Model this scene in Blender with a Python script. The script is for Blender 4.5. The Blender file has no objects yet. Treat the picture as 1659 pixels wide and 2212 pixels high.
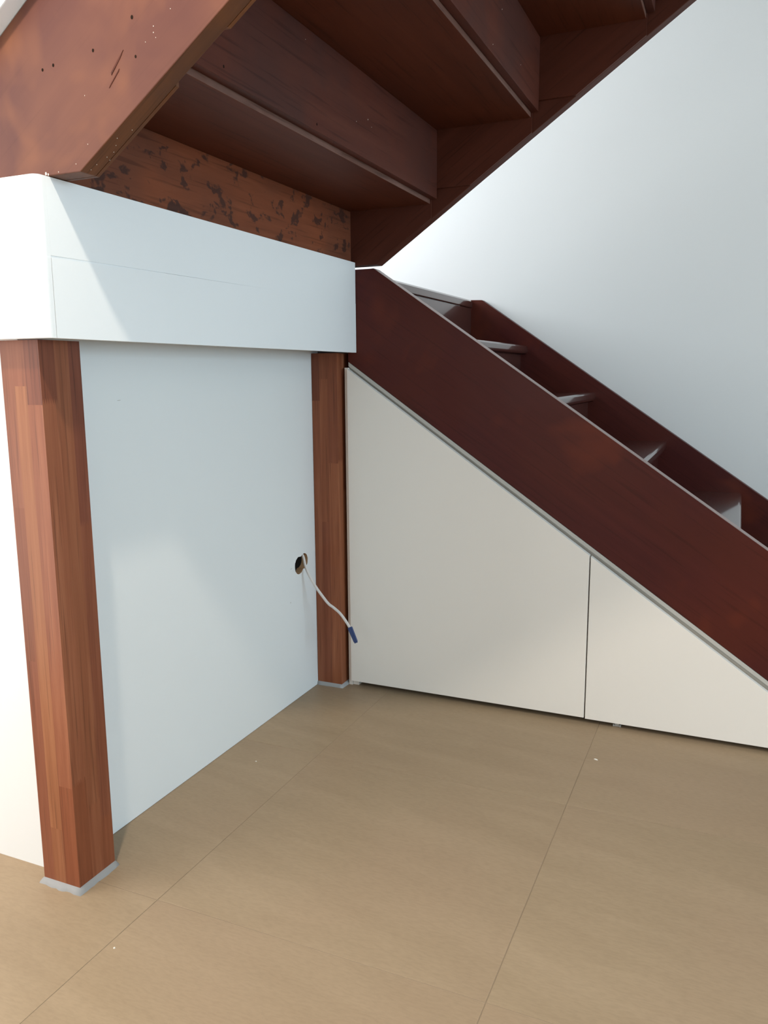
import bpy, bmesh, math, random
from mathutils import Vector, Matrix

random.seed(7)
scene = bpy.context.scene
COL = scene.collection

# ------------------------------------------------------------------ camera
cam_data = bpy.data.cameras.new('camera')
cam = bpy.data.objects.new('camera', cam_data)
COL.objects.link(cam)
RIGHT = Vector((0.91600998, 0.40109579, -0.00692021))
DOWN = Vector((0.06132519, -0.15705880, -0.98568339))
FWD = Vector((-0.39644034, 0.90247144, -0.16846471))
m = Matrix.Identity(4)
for r in range(3):
    m[r][0] = RIGHT[r]
    m[r][1] = -DOWN[r]
    m[r][2] = -FWD[r]
m[0][3], m[1][3], m[2][3] = 0.0, 0.0, 0.912
cam.matrix_world = m
cam_data.sensor_fit = 'HORIZONTAL'
cam_data.sensor_width = 36.0
cam_data.lens = 36.0 * 1743.6 / 1659.0
cam_data.clip_start = 0.02
scene.camera = cam

# ------------------------------------------------------------------ exposure
scene.view_settings.view_transform = 'Standard'
scene.view_settings.look = 'None'
scene.view_settings.exposure = 0.0
scene.view_settings.gamma = 1.0
scene.view_settings.use_curve_mapping = False

# ------------------------------------------------------------------ world
world = bpy.data.worlds.new('world')
scene.world = world
world.use_nodes = True
bg = world.node_tree.nodes['Background']
bg.inputs[0].default_value = (0.75, 0.87, 1.0, 1)
bg.inputs[1].default_value = 0.6


# ------------------------------------------------------------------ daylight through the windows
def window_light(name, loc, direction, sx, sy, power, color):
    d = bpy.data.lights.new(name, 'AREA')
    d.shape = 'RECTANGLE'
    d.size, d.size_y = sx, sy
    d.energy = power
    d.color = color
    o = bpy.data.objects.new(name, d)
    COL.objects.link(o)
    o.location = loc
    o.rotation_euler = Vector(direction).to_track_quat('-Z', 'Y').to_euler()
    return o


DAY = (0.86, 0.94, 1.0)
window_light('daylight_garden_door', (-2.06, -0.25, 1.15), (1, 0, 0), 2.0, 2.2, 47, (1.0, 0.965, 0.92))
window_light('daylight_front_window', (-0.8, -3.15, 1.40), (0, 1, 0), 2.4, 1.6, 19, (1.0, 0.97, 0.93))
window_light('daylight_side_window', (4.48, 0.40, 1.40), (-1, 0, 0), 2.0, 1.4, 114, (0.62, 0.84, 1.0))
window_light('daylight_landing_window', (-2.06, 2.40, 1.95), (1, 0, 0), 0.9, 1.1, 34, (0.90, 0.96, 1.0))

# lamp position used by the ceiling spot builder further down
LAMP = Vector((-0.64, 0.43, 2.12))
LAMP_POWER = 61.0
LAMP_COLOR = (1.0, 0.90, 0.76)


# ------------------------------------------------------------------ object helpers
def tag(o, label=None, cat=None, group=None, kind=None):
    if label:
        o['label'] = label
    if cat:
        o['category'] = cat
    if group:
        o['group'] = group
    if kind:
        o['kind'] = kind
    return o


def empty(name, loc=(0, 0, 0), parent=None):
    o = bpy.data.objects.new(name, None)
    o.empty_display_size = 0.1
    COL.objects.link(o)
    o.location = loc
    if parent:
        o.parent = parent
    return o


def link(name, me, mat=None, parent=None):
    """Mesh is in world coordinates; a parent empty keeps them by an inverse matrix."""
    o = bpy.data.objects.new(name, me)
    COL.objects.link(o)
    if mat is not None and not me.materials:
        for k in (mat if isinstance(mat, (list, tuple)) else [mat]):
            me.materials.append(k)
    if parent:
        o.parent = parent
        p = parent
        off = Vector((0, 0, 0))
        while p:
            off += p.location
            p = p.parent
        o.location = -off
    return o


def bm_mesh(bm, name, smooth=False):
    bmesh.ops.recalc_face_normals(bm, faces=bm.faces)
    me = bpy.data.meshes.new(name)
    bm.to_mesh(me)
    bm.free()
    if smooth:
        for p in me.polygons:
            p.use_smooth = True
    return me


def add_box(bm, x0, x1, y0, y1, z0, z1):
    v = [bm.verts.new(c) for c in ((x0, y0, z0), (x1, y0, z0), (x1, y1, z0), (x0, y1, z0),
                                   (x0, y0, z1), (x1, y0, z1), (x1, y1, z1), (x0, y1, z1))]
    for f in ((0, 3, 2, 1), (4, 5, 6, 7), (0, 1, 5, 4), (1, 2, 6, 5), (2, 3, 7, 6), (3, 0, 4, 7)):
        bm.faces.new([v[i] for i in f])
    return v


def box(name, x0, x1, y0, y1, z0, z1, mat, parent=None, bevel=0.0):
    bm = bmesh.new()
    add_box(bm, x0, x1, y0, y1, z0, z1)
    if bevel:
        bmesh.ops.bevel(bm, geom=bm.edges[:], offset=bevel, segments=2, profile=0.5, affect='EDGES')
    return link(name, bm_mesh(bm, name), mat, parent)


def prism(name, pts, axis, a0, a1, mat, parent=None, bevel=0.0, edges=None):
    """pts in the plane normal to axis: 'y' -> (x, z), 'x' -> (y, z), 'z' -> (x, y)."""
    bm = bmesh.new()

    def co(p, a):
        if axis == 'y':
            return (p[0], a, p[1])
        if axis == 'x':
            return (a, p[0], p[1])
        return (p[0], p[1], a)
    lo = [bm.verts.new(co(p, a0)) for p in pts]
    hi = [bm.verts.new(co(p, a1)) for p in pts]
    n = len(pts)
    bm.faces.new(lo)
    bm.faces.new(hi[::-1])
    for i in range(n):
        bm.faces.new((lo[i], hi[i], hi[(i + 1) % n], lo[(i + 1) % n]))
    if bevel:
        bmesh.ops.recalc_face_normals(bm, faces=bm.faces)
        bmesh.ops.bevel(bm, geom=bm.edges[:], offset=bevel, segments=2, profile=0.5, affect='EDGES')
    return link(name, bm_mesh(bm, name), mat, parent)


def smooth_path(pts, n=8):
    out = []
    P = [Vector(p) for p in pts]
    P = [P[0] * 2 - P[1]] + P + [P[-1] * 2 - P[-2]]
    for i in range(1, len(P) - 2):
        for k in range(n):
            t = k / n
            a, b, c, d = P[i - 1], P[i], P[i + 1], P[i + 2]
            out.append(0.5 * ((2 * b) + (c - a) * t + (2 * a - 5 * b + 4 * c - d) * t * t
                              + (3 * b - a - 3 * c + d) * t ** 3))
    out.append(P[-2])
    return out


def tube_mesh(name, path, rad, seg=12, flat=1.0):
    bm = bmesh.new()
    rings = []
    up = Vector((0, 1, 0))
    for i, p in enumerate(path):
        t = (path[min(i + 1, len(path) - 1)] - path[max(i - 1, 0)]).normalized()
        s = t.cross(up).normalized()
        u = s.cross(t).normalized()
        rings.append([bm.verts.new(p + s * math.cos(a) * rad + u * math.sin(a) * rad * flat)
                      for a in (2 * math.pi * k / seg for k in range(seg))])
    for a, b in zip(rings, rings[1:]):
        for k in range(seg):
            bm.faces.new((a[k], a[(k + 1) % seg], b[(k + 1) % seg], b[k]))
    bm.faces.new(rings[0])
    bm.faces.new(rings[-1][::-1])
    return bm_mesh(bm, name, True)


def face_mats(o, mats, rule):
    me = o.data
    for k in mats:
        me.materials.append(k)
    for p in me.polygons:
        p.material_index = rule(p)


# ------------------------------------------------------------------ materials
def new_mat(name):
    mt = bpy.data.materials.new(name)
    mt.use_nodes = True
    nt = mt.node_tree
    return mt, nt, nt.nodes['Principled BSDF']


def node(nt, t, **kw):
    n = nt.nodes.new(t)
    for k, v in kw.items():
        setattr(n, k, v)
    return n


def mapped(nt, scale, rot=(0, 0, 0), rnd=True):
    tc = node(nt, 'ShaderNodeTexCoord')
    mp = node(nt, 'ShaderNodeMapping')
    mp.inputs['Scale'].default_value = scale
    mp.inputs['Rotation'].default_value = rot
    src = tc.outputs['Object']
    if rnd:
        oi = node(nt, 'ShaderNodeObjectInfo')
        ad = node(nt, 'ShaderNodeVectorMath', operation='MULTIPLY_ADD')
        ad.inputs[1].default_value = (17.0, 23.0, 31.0)
        nt.links.new(oi.outputs['Random'], ad.inputs[0])
        nt.links.new(src, ad.inputs[2])
        src = ad.outputs[0]
    # rotate first, then scale: two mapping nodes keep the grain straight
    if any(rot):
        r = node(nt, 'ShaderNodeMapping')
        r.inputs['Rotation'].default_value = rot
        mp.inputs['Rotation'].default_value = (0, 0, 0)
        nt.links.new(src, r.inputs['Vector'])
        src = r.outputs[0]
    nt.links.new(src, mp.inputs['Vector'])
    return mp.outputs[0]


def noise(nt, vec, scale=1.0, detail=4.0, rough=0.55, dist=0.0):
    n = node(nt, 'ShaderNodeTexNoise')
    n.inputs['Scale'].default_value = scale
    n.inputs['Detail'].default_value = detail
    n.inputs['Roughness'].default_value = rough
    n.inputs['Distortion'].default_value = dist
    nt.links.new(vec, n.inputs['Vector'])
    return n.outputs['Fac']


def ramp(nt, fac, stops):
    r = node(nt, 'ShaderNodeValToRGB')
    e = r.color_ramp.elements
    while len(e) < len(stops):
        e.new(0.5)
    for k, (p, c) in enumerate(stops):
        e[k].position = p
        e[k].color = (*c, 1) if len(c) == 3 else c
    nt.links.new(fac, r.inputs[0])
    return r.outputs[0]


def mix(nt, a, b, fac, mode='MIX'):
    n = node(nt, 'ShaderNodeMix', data_type='RGBA', blend_type=mode)
    if isinstance(fac, (int, float)):
        n.inputs[0].default_value = fac
    else:
        nt.links.new(fac, n.inputs[0])
    for s, i in ((a, 6), (b, 7)):
        if isinstance(s, tuple):
            n.inputs[i].default_value = (*s, 1)
        else:
            nt.links.new(s, n.inputs[i])
    return n.outputs[2]


def bump(nt, fac, bsdf, strength=0.2, dist=0.001):
    b = node(nt, 'ShaderNodeBump')
    b.inputs['Strength'].default_value = strength
    b.inputs['Distance'].default_value = dist
    nt.links.new(fac, b.inputs['Height'])
    nt.links.new(b.outputs[0], bsdf.inputs['Normal'])


def wood(name, dark, mid, light, grain=(40, 40, 3), rot=(0, 0, 0), rough=0.45, blotch=3.0,
         blotch_col=None, blotch_amt=0.0, coat=0.0, spots=None, tint=False, spec=0.4, contrast=1.0, pore=0.8):
    mt, nt, b = new_mat(name)
    v = mapped(nt, grain, rot)
    g = noise(nt, v, 1.0, 6.0, 0.62, 0.4)
    lo, hi = 0.5 - 0.22 / contrast, 0.5 + 0.22 / contrast
    col = ramp(nt, g, [(lo, dark), (0.5, mid), (hi, light)])
    v2 = mapped(nt, (blotch, blotch, blotch), rot)
    if blotch_col is not None:
        bf = ramp(nt, noise(nt, v2, 1.0, 3.0, 0.5, 0.6), [(0.42, (0, 0, 0)), (0.62, (1, 1, 1))])
        bm_ = node(nt, 'ShaderNodeMath', operation='MULTIPLY')
        bm_.inputs[1].default_value = blotch_amt
        nt.links.new(bf, bm_.inputs[0])
        col = mix(nt, col, blotch_col, bm_.outputs[0])
    # dark pores along the grain
    v3 = mapped(nt, tuple(s * 5 if s > 10 else s * 2.5 for s in grain), rot)
    pores = ramp(nt, noise(nt, v3, 1.0, 2.0, 0.5), [(0.30, (0.62, 0.62, 0.62)), (0.42, (1, 1, 1))])
    col = mix(nt, col, pores, pore, 'MULTIPLY')
    if spots:
        sc, lo_, hi_, scol, amt = spots
        v4 = mapped(nt, sc, rot)
        sf = ramp(nt, noise(nt, v4, 1.0, 3.0, 0.6, 0.3), [(lo_, (0, 0, 0)), (hi_, (amt, amt, amt))])
        col = mix(nt, col, scol, sf)
    if tint:
        oi = node(nt, 'ShaderNodeObjectInfo')
        col = mix(nt, col, oi.outputs['Color'], 1.0, 'MULTIPLY')
    nt.links.new(col, b.inputs['Base Color'])
    b.inputs['Roughness'].default_value = rough
    b.inputs['Specular IOR Level'].default_value = spec
    b.inputs['Coat Weight'].default_value = coat
    b.inputs['Coat Roughness'].default_value = 0.07
    bump(nt, g, b, 0.15, 0.0008)
    return mt


def paint(name, col, rough=0.5, var=0.03, bscale=400.0, bstr=0.05, spec=0.35):
    mt, nt, b = new_mat(name)
    v = mapped(nt, (1.3, 1.3, 1.3), rnd=False)
    n1 = noise(nt, v, 1.0, 3.0, 0.5)
    c = ramp(nt, n1, [(0.3, tuple(k * (1 - var) for k in col)), (0.7, tuple(min(1, k * (1 + var)) for k in col))])
    nt.links.new(c, b.inputs['Base Color'])
    b.inputs['Roughness'].default_value = rough
    b.inputs['Specular IOR Level'].default_value = spec
    v2 = mapped(nt, (bscale, bscale, bscale), rnd=False)
    bump(nt, noise(nt, v2, 1.0, 2.0), b, bstr, 0.0005)
    return mt


SL = math.atan(0.684)
M = {}
M['wall'] = paint('wall_paint_white', (0.83, 0.843, 0.835), 0.6, 0.012, 260, 0.08)
M['panel'] = paint('panel_paint_white', (0.81, 0.822, 0.815), 0.38, 0.012, 300, 0.04)
M['fascia'] = paint('fascia_paint_white', (0.90, 0.91, 0.91), 0.42, 0.012, 220, 0.08)
M['door'] = paint('cabinet_laminate', (0.86, 0.815, 0.755), 0.42, 0.01, 500, 0.03)
M['trim'] = paint('grey_trim', (0.50, 0.48, 0.44), 0.35, 0.03, 200, 0.05)
M['ceiling'] = paint('ceiling_paint', (0.82, 0.82, 0.80), 0.8, 0.01)
M['sealant'] = paint('sealant_grey', (0.33, 0.325, 0.32), 0.6, 0.2, 60, 0.4)
M['chip'] = paint('chipboard', (0.42, 0.25, 0.13), 0.8, 0.25, 500, 0.5)
M['cable'] = paint('cable_sheath', (0.72, 0.68, 0.65), 0.4, 0.02)
M['blue'] = paint('blue_plastic', (0.035, 0.06, 0.17), 0.35, 0.05)
M['dark'] = paint('dark_void', (0.02, 0.014, 0.011), 0.9, 0.05, spec=0.0)
M['white_bit'] = paint('white_crumb', (0.82, 0.78, 0.70), 0.7, 0.05)
M['metal'] = paint('satin_metal', (0.45, 0.44, 0.42), 0.4, 0.1)
M['frame'] = paint('window_frame_paint', (0.82, 0.82, 0.82), 0.4, 0.01)

M['post'] = wood('post_wood', (0.185, 0.060, 0.028), (0.245, 0.086, 0.042), (0.32, 0.125, 0.064),
                 (55, 55, 2.2), rough=0.42, tint=True, contrast=0.9, spec=0.25)
M['stringer_pale'] = wood('worn_stringer_wood', (0.125, 0.047, 0.030), (0.145, 0.055, 0.036), (0.17, 0.067, 0.043),
                          (2.0, 30, 30), (0, SL, 0), 0.5, 4.5, (0.098, 0.035, 0.029), 0.75, contrast=0.5, pore=0.2, spec=0.2,
                          spots=((5.5, 5.5, 5.5), 0.50, 0.66, (0.215, 0.083, 0.042), 0.75))
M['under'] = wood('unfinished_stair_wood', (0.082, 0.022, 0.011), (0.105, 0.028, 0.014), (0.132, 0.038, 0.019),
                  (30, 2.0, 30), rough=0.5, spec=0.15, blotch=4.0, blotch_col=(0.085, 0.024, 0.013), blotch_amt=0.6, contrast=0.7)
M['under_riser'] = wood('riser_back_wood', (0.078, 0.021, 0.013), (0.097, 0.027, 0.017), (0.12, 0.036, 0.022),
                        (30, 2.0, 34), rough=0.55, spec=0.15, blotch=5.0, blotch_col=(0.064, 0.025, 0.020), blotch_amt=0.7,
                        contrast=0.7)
M['riser_spotted'] = wood('mottled_riser_wood', (0.165, 0.046, 0.020), (0.215, 0.062, 0.027), (0.26, 0.082, 0.037),
                          (30, 2.5, 40), rough=0.55, spec=0.15, blotch=3.0, blotch_col=(0.11, 0.042, 0.026), blotch_amt=0.6,
                          spots=((40, 24, 34), 0.565, 0.62, (0.045, 0.022, 0.018), 0.8), contrast=0.8)
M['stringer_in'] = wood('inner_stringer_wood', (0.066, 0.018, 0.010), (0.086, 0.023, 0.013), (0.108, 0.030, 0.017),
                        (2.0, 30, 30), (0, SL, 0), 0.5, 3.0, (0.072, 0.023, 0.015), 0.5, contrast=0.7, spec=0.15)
M['edge'] = wood('stringer_edge_wood', (0.11, 0.042, 0.018), (0.16, 0.060, 0.024), (0.22, 0.085, 0.034),
                 (2.0, 30, 30), (0, SL, 0), 0.5, 9.0, (0.10, 0.045, 0.028), 0.6, spec=0.2)
M['edge_dusty'] = wood('dusty_tread_edge_wood', (0.13, 0.066, 0.050), (0.17, 0.088, 0.068), (0.22, 0.115, 0.09),
                       (30, 4, 30), (0, 0, 0), 0.6, 6.0, (0.13, 0.055, 0.038), 0.6, spec=0.15)
M['edge_top'] = wood('pale_top_edge_wood', (0.27, 0.185, 0.165), (0.33, 0.235, 0.21), (0.40, 0.29, 0.26),
                     (3, 30, 30), (0, -SL, 0), 0.4, 6.0, (0.28, 0.18, 0.155), 0.5, pore=0.3)  # paler, greyer tone for the top edge faces of the lower stringer
M['mahogany'] = wood('varnished_dark_wood', (0.056, 0.0110, 0.0098), (0.072, 0.0140, 0.0122), (0.092, 0.0185, 0.0150),
                     (2.2, 30, 34), (0, -SL, 0), 0.40, 2.2, (0.085, 0.017, 0.010), 0.75, coat=0.03, contrast=0.6, spec=0.16, pore=0.5,
                     spots=((4.0, 4.0, 4.0), 0.56, 0.70, (0.135, 0.026, 0.012), 0.7))
M['tread_gloss'] = wood('varnished_tread_wood', (0.055, 0.020, 0.016), (0.072, 0.026, 0.021), (0.095, 0.036, 0.028),
                        (30, 2.2, 30), (0, 0, 0), 0.26, 3.0, (0.08, 0.028, 0.022), 0.4, coat=1.0, contrast=0.7, spec=0.2)


def tile_material():
    mt, nt, b = new_mat('beige_floor_tile')
    v = mapped(nt, (3.2, 14.0, 1.0), (0, 0, 0.12))
    g = noise(nt, v, 1.0, 5.0, 0.6, 0.5)
    col = ramp(nt, g, [(0.30, (0.350, 0.252, 0.158)), (0.5, (0.374, 0.272, 0.172)), (0.70, (0.400, 0.292, 0.187))])
    v2 = mapped(nt, (2.0, 2.0, 2.0))
    f = ramp(nt, noise(nt, v2, 1.0, 2.0), [(0.4, (0, 0, 0)), (0.65, (0.5, 0.5, 0.5))])
    col = mix(nt, col, (0.380, 0.265, 0.172), f)
    v3 = mapped(nt, (70, 260, 1))
    fine = ramp(nt, noise(nt, v3, 1.0, 2.0), [(0.3, (0.94, 0.94, 0.94)), (0.6, (1.02, 1.02, 1.02))])
    col = mix(nt, col, fine, 1.0, 'MULTIPLY')
    nt.links.new(col, b.inputs['Base Color'])
    b.inputs['Roughness'].default_value = 0.45
    b.inputs['Specular IOR Level'].default_value = 0.2
    bump(nt, g, b, 0.03, 0.0006)
    return mt


M['tile'] = tile_material()
M['grout'] = paint('grout', (0.34, 0.255, 0.17), 0.8, 0.15, 100, 0.1)

# ------------------------------------------------------------------ key measures (metres)
XL, XR = -2.089, 4.511            # room
YF, YB = -3.182, 3.035
PX = -1.107                       # under-landing panel plane
WY = 1.0114                       # under-landing front wall plane
CEIL = 2.40
TOP = 5.0
BX = -0.985                       # fascia side plane
BY = 0.958                        # fascia front plane
BZ0, BZ1 = 0.971, 1.2115          # fascia heights
DECK = 1.1835

# ------------------------------------------------------------------ floor
floor = box('floor', XL - 0.1, XR + 0.1, YF - 0.1, YB + 0.1, -0.08, -0.0006, M['grout'])
tag(floor, 'beige tiled floor in front of the stairs', kind='structure')
gx = [-0.889 + 0.6 * k for k in range(-2, 10)]
gy = [1.018 + 0.6 * k for k in range(-7, 3)]
GAP = 0.0008
tile_cache = {}


def tile(x0, x1, y0, y1):
    key = (round(x1 - x0, 4), round(y1 - y0, 4))
    if key not in tile_cache:
        bm = bmesh.new()
        w, h = (x1 - x0) / 2 - GAP, (y1 - y0) / 2 - GAP
        add_box(bm, -w, w, -h, h, -0.0055, 0)
        up = [e for e in bm.edges if all(v.co.z > -0.001 for v in e.verts)]
        bmesh.ops.bevel(bm, geom=up, offset=0.0003, segments=1, affect='EDGES')
        me = bm_mesh(bm, 'tile')
        me.materials.append(M['tile'])
        tile_cache[key] = me
    o = bpy.data.objects.new('tile', tile_cache[key])
    COL.objects.link(o)
    o.parent = floor
    o.location = ((x0 + x1) / 2, (y0 + y1) / 2, 0)


for i in range(len(gx) - 1):
    for j in range(len(gy) - 1):
        x0, x1, y0, y1 = gx[i], gx[i + 1], gy[j], gy[j + 1]
        if y0 > 1.0:                       # rows beside the stairs stop at the under-landing panel
            if x1 < PX:
                continue
            x0 = max(x0, PX + 0.001)
        tile(x0, x1, y0, y1)

# ------------------------------------------------------------------ room shell
wall_back = box('wall_back', XL - 0.1, XR + 0.1, YB, YB + 0.1, 0, TOP, M['wall'])
tag(wall_back, 'tall white wall behind the lower stair flight', kind='structure')


def wall_with_opening(name, axis, a0, a1, b0, b1, z1, holes, mat):
    """axis 'x': slab between x=a0..a1 running y=b0..b1; axis 'y' the other way round."""
    bm = bmesh.new()
    cuts = sorted(holes)
    pos = b0

    def put(p0, p1, q0, q1):
        if p1 - p0 < 1e-4 or q1 - q0 < 1e-4:
            return
        if axis == 'x':
            add_box(bm, a0, a1, p0, p1, q0, q1)
        else:
            add_box(bm, p0, p1, a0, a1, q0, q1)
    for h0, h1, zz0, zz1 in cuts:
        put(pos, h0, 0, z1)
        put(h0, h1, 0, zz0)
        put(h0, h1, zz1, z1)
        pos = h1
    put(pos, b1, 0, z1)
    return link(name, bm_mesh(bm, name), mat)


def window_frame(name, axis, a, b0, b1, z0, z1, label):
    o = empty(name, (a, (b0 + b1) / 2, z0) if axis == 'x' else ((b0 + b1) / 2, a, z0))
    tag(o, label, kind='structure')
    t = 0.06
    for p0, p1, q0, q1 in ((b0, b0 + t, z0, z1), (b1 - t, b1, z0, z1), (b0 + t, b1 - t, z0, z0 + t),
                           (b0 + t, b1 - t, z1 - t, z1), ((b0 + b1) / 2 - t / 2, (b0 + b1) / 2 + t / 2, z0 + t, z1 - t)):
        if axis == 'x':
            box('window_frame', a - 0.03, a + 0.03, p0, p1, q0, q1, M['frame'], o)
        else:
            box('window_frame', p0, p1, a - 0.03, a + 0.03, q0, q1, M['frame'], o)
    return o


tag(wall_with_opening('wall_left', 'x', XL - 0.1, XL, YF, YB, TOP,
                      [(-1.3, 0.8, 0.05, 2.25), (1.95, 2.85, 1.4, 2.5)], M['wall']),
    'white side wall beyond the landing', kind='structure')
tag(wall_with_opening('wall_front', 'y', YF - 0.1, YF, XL - 0.1, XR + 0.1, CEIL,
                      [(-2.0, 0.4, 0.6, 2.2)], M['wall']), 'white wall with a window opposite the stairs', kind='structure')
tag(wall_with_opening('wall_right', 'x', XR, XR + 0.1, YF, YB, TOP,
                      [(-0.6, 1.4, 0.7, 2.1)], M['wall']), 'white wall with a window facing the landing', kind='structure')
window_frame('window_1', 'x', XL - 0.05, -1.3, 0.8, 0.05, 2.25, 'white framed garden door in the side wall')
window_frame('window_2', 'x', XL - 0.05, 1.95, 2.85, 1.4, 2.5, 'white framed window over the landing')
window_frame('window_3', 'y', YF - 0.05, -2.0, 0.4, 0.6, 2.2, 'white framed window opposite the stairs')
window_frame('window_4', 'x', XR + 0.05, -0.6, 1.4, 0.7, 2.1, 'white framed window facing the landing')
bmc = bmesh.new()
add_box(bmc, XL, XR, YF, 0.95, CEIL, CEIL + 0.2)
add_box(bmc, 1.10, XR, 0.95, YB, CEIL, CEIL + 0.2)
add_box(bmc, XL - 0.1, XR + 0.1, 0.85, YB + 0.1, TOP, TOP + 0.1)
add_box(bmc, XL, XR, 0.85, 0.95, CEIL + 0.2, TOP)
tag(link('ceiling', bm_mesh(bmc, 'ceiling'), M['ceiling']), 'white ceiling round the open stairwell', kind='structure')

# ------------------------------------------------------------------ walls under the landing
tag(box('wall_landing_front', XL, PX - 0.02, WY, WY + 0.02, 0, BZ1 - 0.07, M['panel']),
    'white boarded wall under the landing left of the front post', kind='structure')

# side panel with the drilled double hole
hc = (1.938, 0.385)
circ = [((1.9530, 0.3915), 0.0222), ((1.9262, 0.3840), 0.0250)]
NH = 48
hole = []
for k in range(NH):
    a = 2 * math.pi * k / NH
    d = (math.cos(a), math.sin(a))
    best = 0
    for (cy, cz), r in circ:
        ey, ez = hc[0] - cy, hc[1] - cz
        bq = ey * d[0] + ez * d[1]
        cq = ey * ey + ez * ez - r * r
        best = max(best, -bq + math.sqrt(max(0, bq * bq - cq)))
    best += random.uniform(-0.0006, 0.0006)
    hole.append((hc[0] + d[0] * best, hc[1] + d[1] * best))
bmp = bmesh.new()
S = 0.065
Y0, Y1, Z0, Z1 = WY, 2.06, 0.0, BZ1 - 0.07


def sq(k):
    a = 2 * math.pi * k / NH
    c, s = math.cos(a), math.sin(a)
    q = S / max(abs(c), abs(s))
    return (hc[0] + c * q, hc[1] + s * q)


for x, mi in ((PX, 0), (PX - 0.02, 1)):
    hv = [bmp.verts.new((x, *p)) for p in hole]
    sv = [bmp.verts.new((x, *sq(k))) for k in range(NH)]
    for k in range(NH):
        bmp.faces.new((hv[k], hv[(k + 1) % NH], sv[(k + 1) % NH], sv[k]))
    q = [(Y0, hc[0] - S, Z0, Z1), (hc[0] + S, Y1, Z0, Z1), (hc[0] - S, hc[0] + S, Z0, hc[1] - S),
         (hc[0] - S, hc[0] + S, hc[1] + S, Z1)]
    for y0, y1, z0, z1 in q:
        bmp.faces.new([bmp.verts.new((x, a, b)) for a, b in ((y0, z0), (y1, z0), (y1, z1), (y0, z1))])
    if mi == 0:
        hv0 = hv
    else:
        for k in range(NH):
            f = bmp.faces.new((hv0[k], hv[k], hv[(k + 1) % NH], hv0[(k + 1) % NH]))
            f.material_index = 1
for a, b in (((Y0, Z0), (Y1, Z0)), ((Y1, Z0), (Y1, Z1)), ((Y1, Z1), (Y0, Z1)), ((Y0, Z1), (Y0, Z0))):
    bmp.faces.new([bmp.verts.new(c) for c in ((PX, *a), (PX, *b), (PX - 0.02, *b), (PX - 0.02, *a))])
wp = link('wall_landing_side', bm_mesh(bmp, 'wall_landing_side'), [M['panel'], M['chip']])
tag(wp, 'white panel wall between the two wooden posts with a drilled hole', kind='structure')

for y, z, l, h, tilt in ((1.881, 0.3841, 0.0035, 0.0009, 0.2), (1.8736, 0.2898, 0.0020, 0.0014, 0.9), (1.2432, 0.865, 0.0055, 0.0006, 0.05)):
    ca, sa = math.cos(tilt), math.sin(tilt)
    prism('scuff_mark', [(y + a * l * ca - b * h * sa, z + a * l * sa + b * h * ca) for a, b in
                         ((-1, -0.3), (0, -1), (1, -0.2), (0.8, 0.6), (-0.2, 1), (-0.9, 0.5))], 'x', PX - 0.0003, PX + 0.0003,
          M['trim'], wp)

# ------------------------------------------------------------------ landing
landing = empty('stair_landing', (-1.5, 2.0, 1.0))
tag(landing, 'white boxed stair landing resting on two wooden posts', 'landing')
box('deck_board', XL, BX - 0.013, BY + 0.020, 2.058, DECK - 0.03, DECK, M['mahogany'], landing)
box('deck_board', XL, -0.99, 2.102, 2.999, DECK - 0.03, DECK, M['mahogany'], landing)
prism('landing_nosing', [(-0.99, DECK - 0.029), (-0.951, DECK - 0.029), (-0.948, DECK - 0.026), (-0.948, DECK - 0.006),
                         (-0.954, DECK), (-0.99, DECK)], 'y', 2.102, 2.999, M['tread_gloss'], landing)
SEAM = 1.0925
FT = 0.012


def round_corner(z0, z1, name, proud=0.0):
    R = 0.011
    bx, by = BX + proud, BY - proud
    pts = [(XL, by), (bx - R, by)]
    for k in range(1, 7):
        a = -math.pi / 2 + math.pi / 2 * k / 6
        pts.append((bx - R + R * math.cos(a), by + R + R * math.sin(a)))
    pts += [(bx, by + 0.018), (bx - FT, by + 0.018), (bx - FT, by + 0.020), (XL, by + 0.020)]
    return prism(name, pts, 'z', z0, z1, M['fascia'], landing)


round_corner(SEAM + 0.0001, BZ1, 'fascia_board')
round_corner(BZ0, SEAM, 'fascia_board', 0.0008)
# side boards: the lower one bows out slightly near the corner, leaving a tapering crack line
ya = BY + 0.0181
prism('fascia_board', [(ya, SEAM + 0.003), (1.75, SEAM + 0.0105), (2.058, SEAM + 0.0105), (2.058, BZ1), (ya, BZ1)],
      'x', BX - FT, BX, M['fascia'], landing)
prism('fascia_board', [(ya + 0.0004, BZ0), (2.058, BZ0), (2.058, SEAM + 0.0105), (1.75, SEAM + 0.0105), (1.25, SEAM + 0.0052),
                       (ya + 0.0004, SEAM - 0.0002)],
      'x', BX - FT, BX + 0.0004, M['fascia'], landing)
prism('seam_filler', [(ya + 0.0006, SEAM - 0.0001), (1.25, SEAM + 0.0052), (1.25, SEAM + 0.0058), (ya + 0.0006, SEAM + 0.0029)],
      'x', BX - 0.004, BX - 0.0012, M['fascia'], landing)
# batten behind the boards
box('batten', BX - FT - 0.012, BX - FT - 0.0005, BY + 0.021, 2.05, BZ0 + 0.03, DECK - 0.031, M['fascia'], landing)
box('riser', -0.970, -0.953, 2.102, 2.999, DECK - 0.1705 + 0.0005, DECK - 0.0305, M['tread_gloss'], landing)

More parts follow.
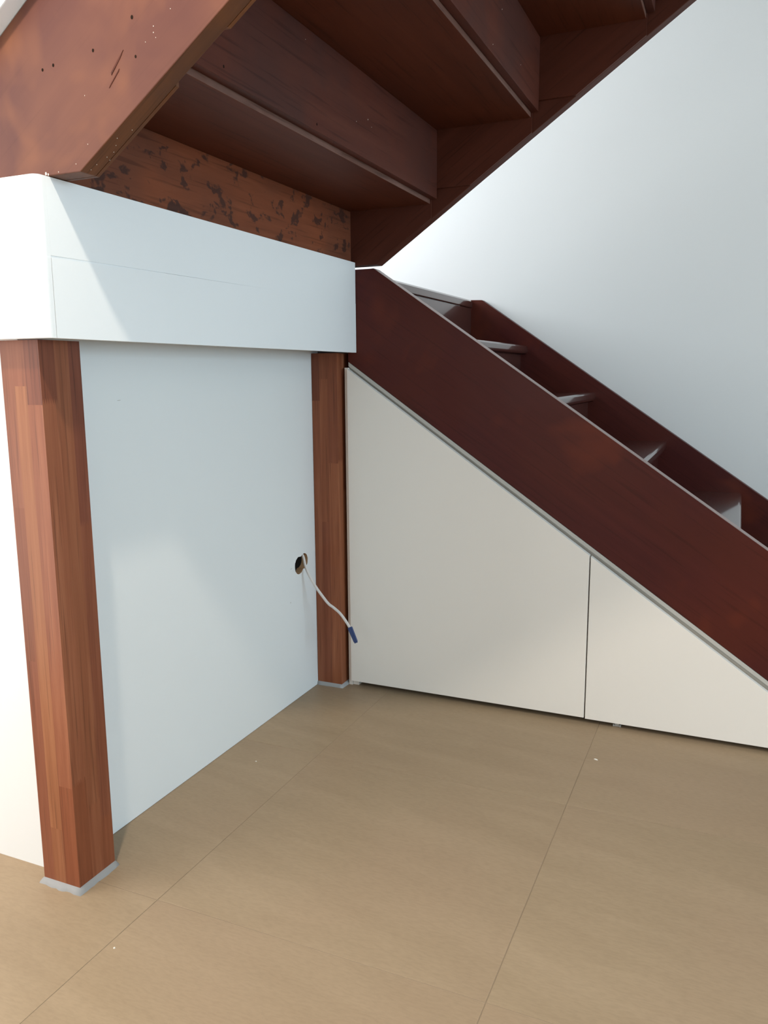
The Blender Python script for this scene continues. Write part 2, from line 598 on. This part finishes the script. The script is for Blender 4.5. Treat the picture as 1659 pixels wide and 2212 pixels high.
# ------------------------------------------------------------------ posts, glued up from staves
def post(name, x0, x1, y0, y1, ztop, label, plan, beads, seed):
    rnd = random.Random(seed)
    root = empty(name, ((x0 + x1) / 2, (y0 + y1) / 2, 0))
    tag(root, label, 'post', 'laminated posts under the landing')
    nx = ny = 3
    for i in range(nx):
        for j in range(ny):
            if i == 1 and j == 1:
                continue
            fx = [0, 0.30, 0.62, 1.0]
            fy = [0, 0.36, 0.70, 1.0]
            sx0, sx1 = x0 + (x1 - x0) * fx[i], x0 + (x1 - x0) * fx[i + 1]
            sy0, sy1 = y0 + (y1 - y0) * fy[j], y0 + (y1 - y0) * fy[j + 1]
            cuts, tones = plan.get((i, j), ([rnd.uniform(0.2, 0.8)], None))
            zs = [0.004] + list(cuts) + [ztop]
            if tones is None:
                tones = [rnd.choice([(0.8, 0.72, 0.72), (1.0, 1.0, 1.0), (1.1, 1.15, 1.1), (0.9, 0.85, 0.85)])
                         for _ in range(len(zs) - 1)]
            teeth = 7

            def zig(z, up):
                if z in (zs[0], zs[-1]):
                    return [(sy0, z), (sy1, z)]
                out = []
                for k in range(teeth * 2 + 1):
                    out.append((sy0 + (sy1 - sy0) * k / (teeth * 2), z + (0.0055 if k % 2 else -0.0055)))
                return out
            for k in range(len(zs) - 1):
                pts = zig(zs[k], 0) + zig(zs[k + 1], 1)[::-1]
                o = prism('stave', pts, 'x', sx0, sx1, M['post'], root)
                o.color = (*tones[k], 1)
    # sealant bead round the foot
    bm = bmesh.new()
    w = beads
    prof = [(0.0, 0.010), (w * 0.35, 0.0085), (w * 0.8, 0.004), (w, 0.0)]
    ring = []
    n_side = 10
    corners = [(x0, y0), (x1, y0), (x1, y1), (x0, y1)]
    dirs = [(-1, -1), (1, -1), (1, 1), (-1, 1)]
    for c in range(4):
        a, b = corners[c], corners[(c + 1) % 4]
        da, db = dirs[c], dirs[(c + 1) % 4]
        for k in range(n_side):
            t = k / n_side
            px = a[0] + (b[0] - a[0]) * t
            py = a[1] + (b[1] - a[1]) * t
            nx_ = [0, 1, 0, -1][c]
            ny_ = [-1, 0, 1, 0][c]
            if k == 0:
                nx_, ny_ = da[0] * 0.75, da[1] * 0.75
            j = rnd.uniform(0.75, 1.2)
            ring.append([bm.verts.new((px + nx_ * q * j, py + ny_ * q * j, z)) for q, z in prof])
    for a, b in zip(ring, ring[1:] + ring[:1]):
        for k in range(3):
            bm.faces.new((a[k], b[k], b[k + 1], a[k + 1]))
    link('sealant_bead', bm_mesh(bm, 'sealant_bead', True), M['sealant'], root)
    return root


A = (1.0, 1.0, 1.0)
ORANGE = (1.20, 1.26, 1.12)
RED = (0.86, 0.76, 0.76)
DARKR = (0.74, 0.62, 0.62)
plan_front = {
    (0, 0): ([0.43, 0.70], [RED, (0.92, 0.85, 0.82), (0.95, 0.9, 0.9)]),
    (1, 0): ([0.12, 0.902], [(1.05, 1.05, 0.95), ORANGE, (0.98, 0.92, 0.92)]),
    (2, 0): ([0.205, 0.872], [(0.92, 0.78, 0.68), (1.08, 1.02, 0.98), DARKR]),
    (2, 1): ([0.15], [(0.95, 0.85, 0.78), (0.98, 0.92, 0.86)]),
    (2, 2): ([0.11, 0.66], [(0.95, 0.82, 0.74), RED, (0.72, 0.62, 0.68)]),
}
post('laminated_post', -1.113, -1.029, 0.979, 1.068, BZ0 - 0.001,
     'reddish laminated wooden post at the front corner of the landing', plan_front, 0.0085, 1)
plan_back = {
    (0, 0): ([0.845], [(1.0, 0.92, 0.88), (0.70, 0.60, 0.60)]),
    (1, 0): ([0.50, 0.905], [(0.92, 0.80, 0.76), (1.15, 1.08, 1.0), (0.90, 0.80, 0.76)]),
    (2, 0): ([0.67], [(1.22, 1.15, 1.05), (0.92, 0.80, 0.76)]),
}
post('laminated_post', -1.106, -1.027, 2.020, 2.100, BZ0 - 0.001,
     'narrower looking wooden post in the corner beside the white cabinet doors', plan_back, 0.006, 2)

# ------------------------------------------------------------------ lower stair flight
low = empty('lower_stair_flight', (-0.2, 2.5, 0))
tag(low, 'dark red varnished lower stair flight above the white cabinet doors', 'staircase')
G1, R1 = 0.2522, 0.1705


def zb_low(x):
    return 0.9471 - 0.692 * (x + 1.0117)


def zt_low(x):
    return 1.1894 - 0.690 * (x + 0.9243)


xe = 0.62
near_pts = [(-1.0117, zb_low(-1.0117)), ((zb_low(-1.0117)) / 0.692 - 1.0117, 0.0), (xe, 0.0), (xe, zt_low(xe)),
            (-0.9310, zt_low(-0.9310)), (-0.9450, 1.1935), (-1.0117, 1.1935)]
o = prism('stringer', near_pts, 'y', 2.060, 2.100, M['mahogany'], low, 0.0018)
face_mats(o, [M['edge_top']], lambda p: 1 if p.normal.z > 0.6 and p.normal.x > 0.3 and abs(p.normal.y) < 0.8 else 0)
far_pts = [(-0.998, zb_low(-0.998)), (zb_low(-1.0117) / 0.692 - 1.0117, 0.0), (xe, 0.0), (xe, zt_low(xe)),
           (-0.9115, 1.1827), (-0.958, 1.1845), (-0.998, 1.1845)]
prism('stringer', far_pts, 'y', 3.000, 3.034, M['mahogany'], low, 0.0018)
for k in range(1, 7):
    xn = 0.0235 - G1 * (k - 3)
    zt = 0.5015 + R1 * (k - 3)
    th = 0.032
    R = 0.011
    pts = [(xn - G1 - 0.045, zt - th), (xn - R * 0.6, zt - th)]
    for q in range(0, 9):
        a = -math.pi / 2 + math.pi * q / 8
        rr = th / 2 if False else R
        if q <= 4:
            pts.append((xn - rr + rr * math.cos(a), zt - th + rr + rr * math.sin(a)))
        else:
            pts.append((xn - rr + rr * math.cos(a), zt - rr + rr * math.sin(a)))
    pts.append((xn - G1 - 0.045, zt))
    o = prism('tread', pts, 'y', 2.1005, 2.9995, M['tread_gloss'], low)
    zb = zt - th - R1 + th if k > 1 else 0.0
    box('riser', xn - 0.042, xn - 0.026, 2.1005, 2.9995, (zt - R1 + 0.0005) if k > 1 else 0.0, zt - th - 0.0005,
        M['tread_gloss'], low)

# ------------------------------------------------------------------ understair cabinet
cab = empty('understair_cabinet', (-0.5, 2.1, 0))
tag(cab, 'off-white sloped cabinet fitted under the lower stair flight', 'cabinet')
YD = 2.043
TH = 0.016


def zd(x):
    return 0.9279 - 0.6965 * (x + 1.0088)


d0, dsplit, dend = -1.0075, -0.3263, 0.292
prism('door', [(d0, 0.0165), (dsplit - 0.0016, 0.0165), (dsplit - 0.0016, zd(dsplit - 0.0016)), (d0, zd(d0))], 'y', YD, YD + TH,
      M['door'], cab, 0.0007)
prism('door', [(dsplit + 0.0016, 0.0145), (dend, 0.0145), (dend, zd(dend)), (dsplit + 0.0016, zd(dsplit + 0.0016))], 'y', YD,
      YD + TH, M['door'], cab, 0.0007)
box('side_panel', -1.0195, -1.0085, 2.054, 2.30, 0.0, 0.930, M['door'], cab)
box('foot_block', -1.0080, -0.990, 2.0595, 2.09, 0.0, 0.016, M['door'], cab)


def par(x0, x1, f, dz0, dz1):
    return [(x0, f(x0) + dz0), (x1, f(x1) + dz0), (x1, f(x1) + dz1), (x0, f(x0) + dz1)]


prism('edge_trim', par(-1.0105, 0.33, zb_low, -0.0125, -0.0006), 'y', 2.0595, 2.092, M['trim'], cab, 0.001)
prism('rail', par(-1.0080, 0.30, zb_low, -0.045, -0.0135), 'y', 2.066, 2.084, M['trim'], cab)
# little roller guide under the second door
bmg = bmesh.new()
add_box(bmg, -0.2530, -0.2360, 2.060, 2.075, 0.0, 0.0035)
add_box(bmg, -0.2500, -0.2390, 2.060, 2.075, 0.0035, 0.0150)
add_box(bmg, -0.2545, -0.2515, 2.058, 2.077, 0.0, 0.0060)
add_box(bmg, -0.2375, -0.2345, 2.058, 2.077, 0.0, 0.0060)
link('door_guide', bm_mesh(bmg, 'door_guide'), M['metal'], cab)
box('back_panel', -1.008, 0.25, 2.60, 2.61, 0.0, 0.05, M['dark'], cab)

# ------------------------------------------------------------------ upper stair flight
upf = empty('upper_stair_flight', (0.0, 1.5, 1.2))
tag(upf, 'unfinished reddish upper stair flight seen from below, rising from the landing', 'staircase')
GO, RI = 0.2595, 0.1775
SLP = 0.684
NT = 7


def und(k):
    return 1.345 + RI * (k - 1)


def xback(k):
    return -0.768 + GO * (k - 1)


def string_outline(zfoot, xfoot, xend, notched):
    zbot = lambda x: zfoot + SLP * (x - xfoot)
    ztop = lambda x: 1.4215 + SLP * (x + 1.0619)
    pts = [(-1.24, zfoot), (xfoot, zfoot)]
    if notched:
        for k in range(1, NT + 1):
            xb = xback(k) + 0.002
            zh = und(k) + 0.037
            xh = xfoot + (zh - zfoot) / SLP
            pts += [(xb, zbot(xb)), (xb, zh), (xh, zh)]
    pts += [(xend, zbot(xend)), (xend, ztop(xend)), (-1.24, ztop(-1.24))]
    return pts


def three_layer(yo0, yo1, yi0, yi1, zfoot, xfoot, mat_o, mat_i):
    s = prism('stringer', string_outline(zfoot, xfoot, 1.05, False), 'y', yo0, yo1, mat_o, upf, 0.0015)
    f = prism('housing_face', string_outline(zfoot, xfoot, 1.05, True), 'y', yi0, yi1, mat_i, s)
    f.location = (0, 0, 0)
    face_mats(s, [M['edge']], lambda p: 1 if p.normal.z < -0.5 and mat_o is M['stringer_pale'] else 0)
    return s


near_s = three_layer(0.984, 1.016, 1.0165, 1.0230, 1.2125, -0.9226, M['stringer_pale'], M['edge'])
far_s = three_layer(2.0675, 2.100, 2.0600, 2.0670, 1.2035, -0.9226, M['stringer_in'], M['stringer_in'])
for k in range(1, NT + 1):
    u = und(k)
    xb = xback(k)
    o = box('tread', xb - GO - 0.066, xb, 1.0235, 2.0595, u, u + 0.028, M['under'], upf, 0.0012)
    face_mats(o, [M['edge_dusty']], lambda p: 1 if p.normal.x > 0.6 else 0)
risers = []
for k in range(1, NT + 1):
    if k == 1:
        r_ = box('riser', -1.016, -0.998, 1.0235, 2.0595, DECK + 0.0005, und(1) - 0.0005, M['riser_spotted'], upf)
    else:
        xb = xback(k - 1)
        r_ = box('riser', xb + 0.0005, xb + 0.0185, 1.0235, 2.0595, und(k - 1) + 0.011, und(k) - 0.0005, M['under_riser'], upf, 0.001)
    risers.append(r_)

# nail holes, gouge and paint flecks on the pale stringer face
for px, pz, r in ((-0.8112, 1.4054, 0.0024), (-0.8842, 1.3736, 0.0021), (-0.8085, 1.3542, 0.0018), (-0.961, 1.3651, 0.0021),
                  (-0.9824, 1.3618, 0.0020)):
    bm = bmesh.new()
    c = [bm.verts.new((px + r * math.cos(a) * 0.85, 0.9836, pz + r * math.sin(a) * 1.15)) for a in
         (2 * math.pi * q / 12 for q in range(12))]
    bm.faces.new(c)
    ex = bmesh.ops.extrude_face_region(bm, geom=bm.faces[:])
    bmesh.ops.translate(bm, vec=(0, 0.0008, 0), verts=[v for v in ex['geom'] if isinstance(v, bmesh.types.BMVert)])
    o = link('nail_hole', bm_mesh(bm, 'nail_hole'), M['dark'], near_s)
    o.location = (0, 0, 0)
    o.parent = near_s
for pts in ([(-0.8585, 1.3195), (-0.8395, 1.3395), (-0.8385, 1.3425), (-0.8460, 1.3350), (-0.8570, 1.3230)],
            [(-0.8530, 1.3360), (-0.8360, 1.3560), (-0.8295, 1.3660), (-0.8410, 1.3540), (-0.8535, 1.3395)]):
    o = prism('gouge', pts, 'y', 0.9833, 0.9842, M['stringer_in'], near_s)
    o.location = (0, 0, 0)
rr = random.Random(5)


def fleck(x, y, z, s, parent):
    s *= 0.62
    bm = bmesh.new()
    bmesh.ops.create_icosphere(bm, subdivisions=1, radius=1)
    for v in bm.verts:
        v.co = Vector((x + v.co.x * s * rr.uniform(0.7, 1.4), y + v.co.y * s * 0.6, z + v.co.z * s * rr.uniform(0.7, 2.2)))
    o = link('paint_fleck', bm_mesh(bm, 'paint_fleck'), M['white_bit'], parent)
    o.location = (0, 0, 0)
    return o


for x, z, s in ((-1.003, 1.2140, 0.0022), (-0.990, 1.2160, 0.0030), (-0.986, 1.2145, 0.0020), (-0.965, 1.2165, 0.0012),
                (-0.905, 1.3160, 0.0008), (-0.905, 1.2490, 0.0008), (-0.79, 1.37, 0.0007), (-0.745, 1.405, 0.0007),
                (-0.775, 1.388, 0.0009), (-0.7755, 1.380, 0.0009), (-0.772, 1.373, 0.0007), (-0.93, 1.224, 0.0009)):
    fleck(x, 0.9838, z, s, near_s)
for x, y in ((-0.905, 1.000), (-0.890, 1.006), (-0.880, 1.010), (-0.870, 1.004), (-0.893, 1.015), (-0.86, 0.996), (-0.915, 0.998),
             (-0.842, 1.008)):
    fleck(x, y, 1.2122 + SLP * (x + 0.9226), 0.0010, near_s)

for k, x, y, z, s_ in ((1, -0.7493, 1.6364, 1.4363, 0.0013), (1, -0.7493, 1.6548, 1.4256, 0.0010), (1, -0.7493, 1.5799, 1.4178, 0.0010),
                       (1, -0.7493, 1.3729, 1.5000, 0.0008), (2, -0.4898, 1.7257, 1.6362, 0.0012), (2, -0.4898, 1.8811, 1.5817, 0.0010),
                       (2, -0.4898, 1.6641, 1.5500, 0.0012)):
    fleck(x, y, z, s_, risers[k])
for y, z in ((1.1134, 1.3735), (1.4099, 1.3680)):
    bm = bmesh.new()
    bm.faces.new([bm.verts.new((-0.7492, y + 0.0017 * math.cos(q * math.pi / 5), z + 0.0024 * math.sin(q * math.pi / 5))) for q in range(10)])
    ex = bmesh.ops.extrude_face_region(bm, geom=bm.faces[:])
    bmesh.ops.translate(bm, vec=(-0.001, 0, 0), verts=[v for v in ex['geom'] if isinstance(v, bmesh.types.BMVert)])
    o = link('nail_hole', bm_mesh(bm, 'nail_hole'), M['dark'], risers[1])
    o.location = (0, 0, 0)

# ------------------------------------------------------------------ white balustrade on the upper stringer
zc = lambda x: 1.4225 + SLP * (x + 1.0619)
bal = prism('balustrade_panel', [(-1.24, zc(-1.24)), (1.04, zc(1.04)), (1.04, zc(1.04) + 0.85), (-1.24, zc(-1.24) + 0.85)],
            'y', 0.957, 1.030, M['fascia'], None, 0.002)
tag(bal, 'white balustrade board on top of the upper stair stringer', 'balustrade')

# ------------------------------------------------------------------ loose cable from the drilled hole
cab_e = empty('electrical_cable', (-1.107, 1.94, 0.40))
tag(cab_e, 'loose white electrical cable hanging out of the drilled hole', 'cable')
cpts = [(-1.150, 1.985, 0.422), (-1.125, 1.962, 0.416), (-1.1040, 1.944, 0.4060), (-1.0955, 1.940, 0.381), (-1.0825, 1.937, 0.3560),
        (-1.0610, 1.936, 0.3240), (-1.0360, 1.935, 0.2950), (-1.0205, 1.935, 0.2790), (-1.0060, 1.935, 0.2705),
        (-0.9860, 1.935, 0.2560), (-0.9690, 1.935, 0.2365), (-0.9560, 1.935, 0.2180)]
link('sheath', tube_mesh('sheath', smooth_path(cpts, 8), 0.0040, 12, 0.75), M['cable'], cab_e)
a, b = Vector((-0.9562, 1.935, 0.2195)), Vector((-0.9365, 1.932, 0.1800))
t = (b - a).normalized()
s = t.cross(Vector((0, 1, 0))).normalized()
u = s.cross(t)
bm = bmesh.new()
add_box(bm, -0.0062, 0.0062, -0.0045, 0.0045, 0, (b - a).length)
for v in bm.verts:
    k = v.co.z / (b - a).length
    v.co.x *= 1.0 - 0.22 * k
bmesh.ops.bevel(bm, geom=bm.edges[:], offset=0.0012, segments=2, affect='EDGES')
for v in bm.verts:
    v.co = a + s * v.co.x + u * v.co.y + t * v.co.z
conn = link('connector', bm_mesh(bm, 'connector'), M['blue'], cab_e)
conn['label'] = 'dark blue plastic connector'
bm = bmesh.new()
for q in (-0.0028, 0.0028):
    add_box(bm, q - 0.0016, q + 0.0016, -0.0022, 0.0022, (b - a).length - 0.0005, (b - a).length + 0.0025)
for v in bm.verts:
    v.co = a + s * v.co.x + u * v.co.y + t * v.co.z
tip = link('wire_entry', bm_mesh(bm, 'wire_entry'), M['blue'], conn)
tip.location = (0, 0, 0)

# ------------------------------------------------------------------ crumbs on the floor
def crumb(x, y, l, w, ang, label):
    bm = bmesh.new()
    n = 7
    pts = [(l * math.cos(2 * math.pi * k / n) * rr.uniform(0.8, 1.1), w * math.sin(2 * math.pi * k / n) * rr.uniform(0.8, 1.1))
           for k in range(n)]
    lo = [bm.verts.new((px, py, 0)) for px, py in pts]
    hi = [bm.verts.new((px * 0.6, py * 0.6, w * 0.9)) for px, py in pts]
    bm.faces.new(lo)
    bm.faces.new(hi[::-1])
    for k in range(n):
        bm.faces.new((lo[k], lo[(k + 1) % n], hi[(k + 1) % n], hi[k]))
    o = link('plaster_crumb', bm_mesh(bm, 'plaster_crumb'), M['white_bit'])
    o.location = (x, y, 0.0001)
    o.rotation_euler = (0, 0, ang)
    tag(o, label, 'debris', 'crumbs left on the tiles')


crumb(-0.2648, 1.8512, 0.0055, 0.0022, -0.3, 'pale elongated crumb on the tiles near the second cabinet door')
crumb(-0.8737, 0.8923, 0.0022, 0.0016, 0.6, 'tiny pale crumb on the tile in front of the front post')
crumb(-1.0099, 1.5268, 0.0022, 0.0016, 0.2, 'tiny pale crumb on the floor beside the white panel wall')

# ------------------------------------------------------------------ pendant spot in front of the stairs
lamp = empty('pendant_lamp', (LAMP.x, LAMP.y, CEIL))
tag(lamp, 'small white pendant lamp hanging in front of the upper stairs', 'lamp')


def lathe(name, prof, mat, parent, centre):
    bm = bmesh.new()
    rings = [[bm.verts.new((centre[0] + r * math.cos(a), centre[1] + r * math.sin(a), z))
              for a in (2 * math.pi * k / 24 for k in range(24))] for r, z in prof]
    for p, q in zip(rings, rings[1:]):
        for k in range(24):
            bm.faces.new((p[k], p[(k + 1) % 24], q[(k + 1) % 24], q[k]))
    return link(name, bm_mesh(bm, name, True), mat, parent)


lathe('canopy', [(0.001, CEIL), (0.05, CEIL - 0.0005), (0.05, CEIL - 0.02), (0.001, CEIL - 0.022)], M['frame'], lamp, LAMP)
lathe('cord', [(0.003, CEIL - 0.02), (0.003, LAMP.z + 0.09)], M['frame'], lamp, LAMP)
lathe('shade', [(0.012, LAMP.z + 0.09), (0.03, LAMP.z + 0.085), (0.055, LAMP.z + 0.045), (0.07, LAMP.z + 0.01),
                (0.068, LAMP.z + 0.01), (0.052, LAMP.z + 0.044), (0.028, LAMP.z + 0.082)], M['frame'], lamp, LAMP)
ld = bpy.data.lights.new('pendant_bulb', 'SPOT')
ld.energy = LAMP_POWER
ld.color = LAMP_COLOR
ld.shadow_soft_size = 0.035
ld.spot_size = math.radians(165)
ld.spot_blend = 0.3
lo_ = bpy.data.objects.new('pendant_bulb', ld)
COL.objects.link(lo_)
lo_.location = (LAMP.x, LAMP.y, LAMP.z)
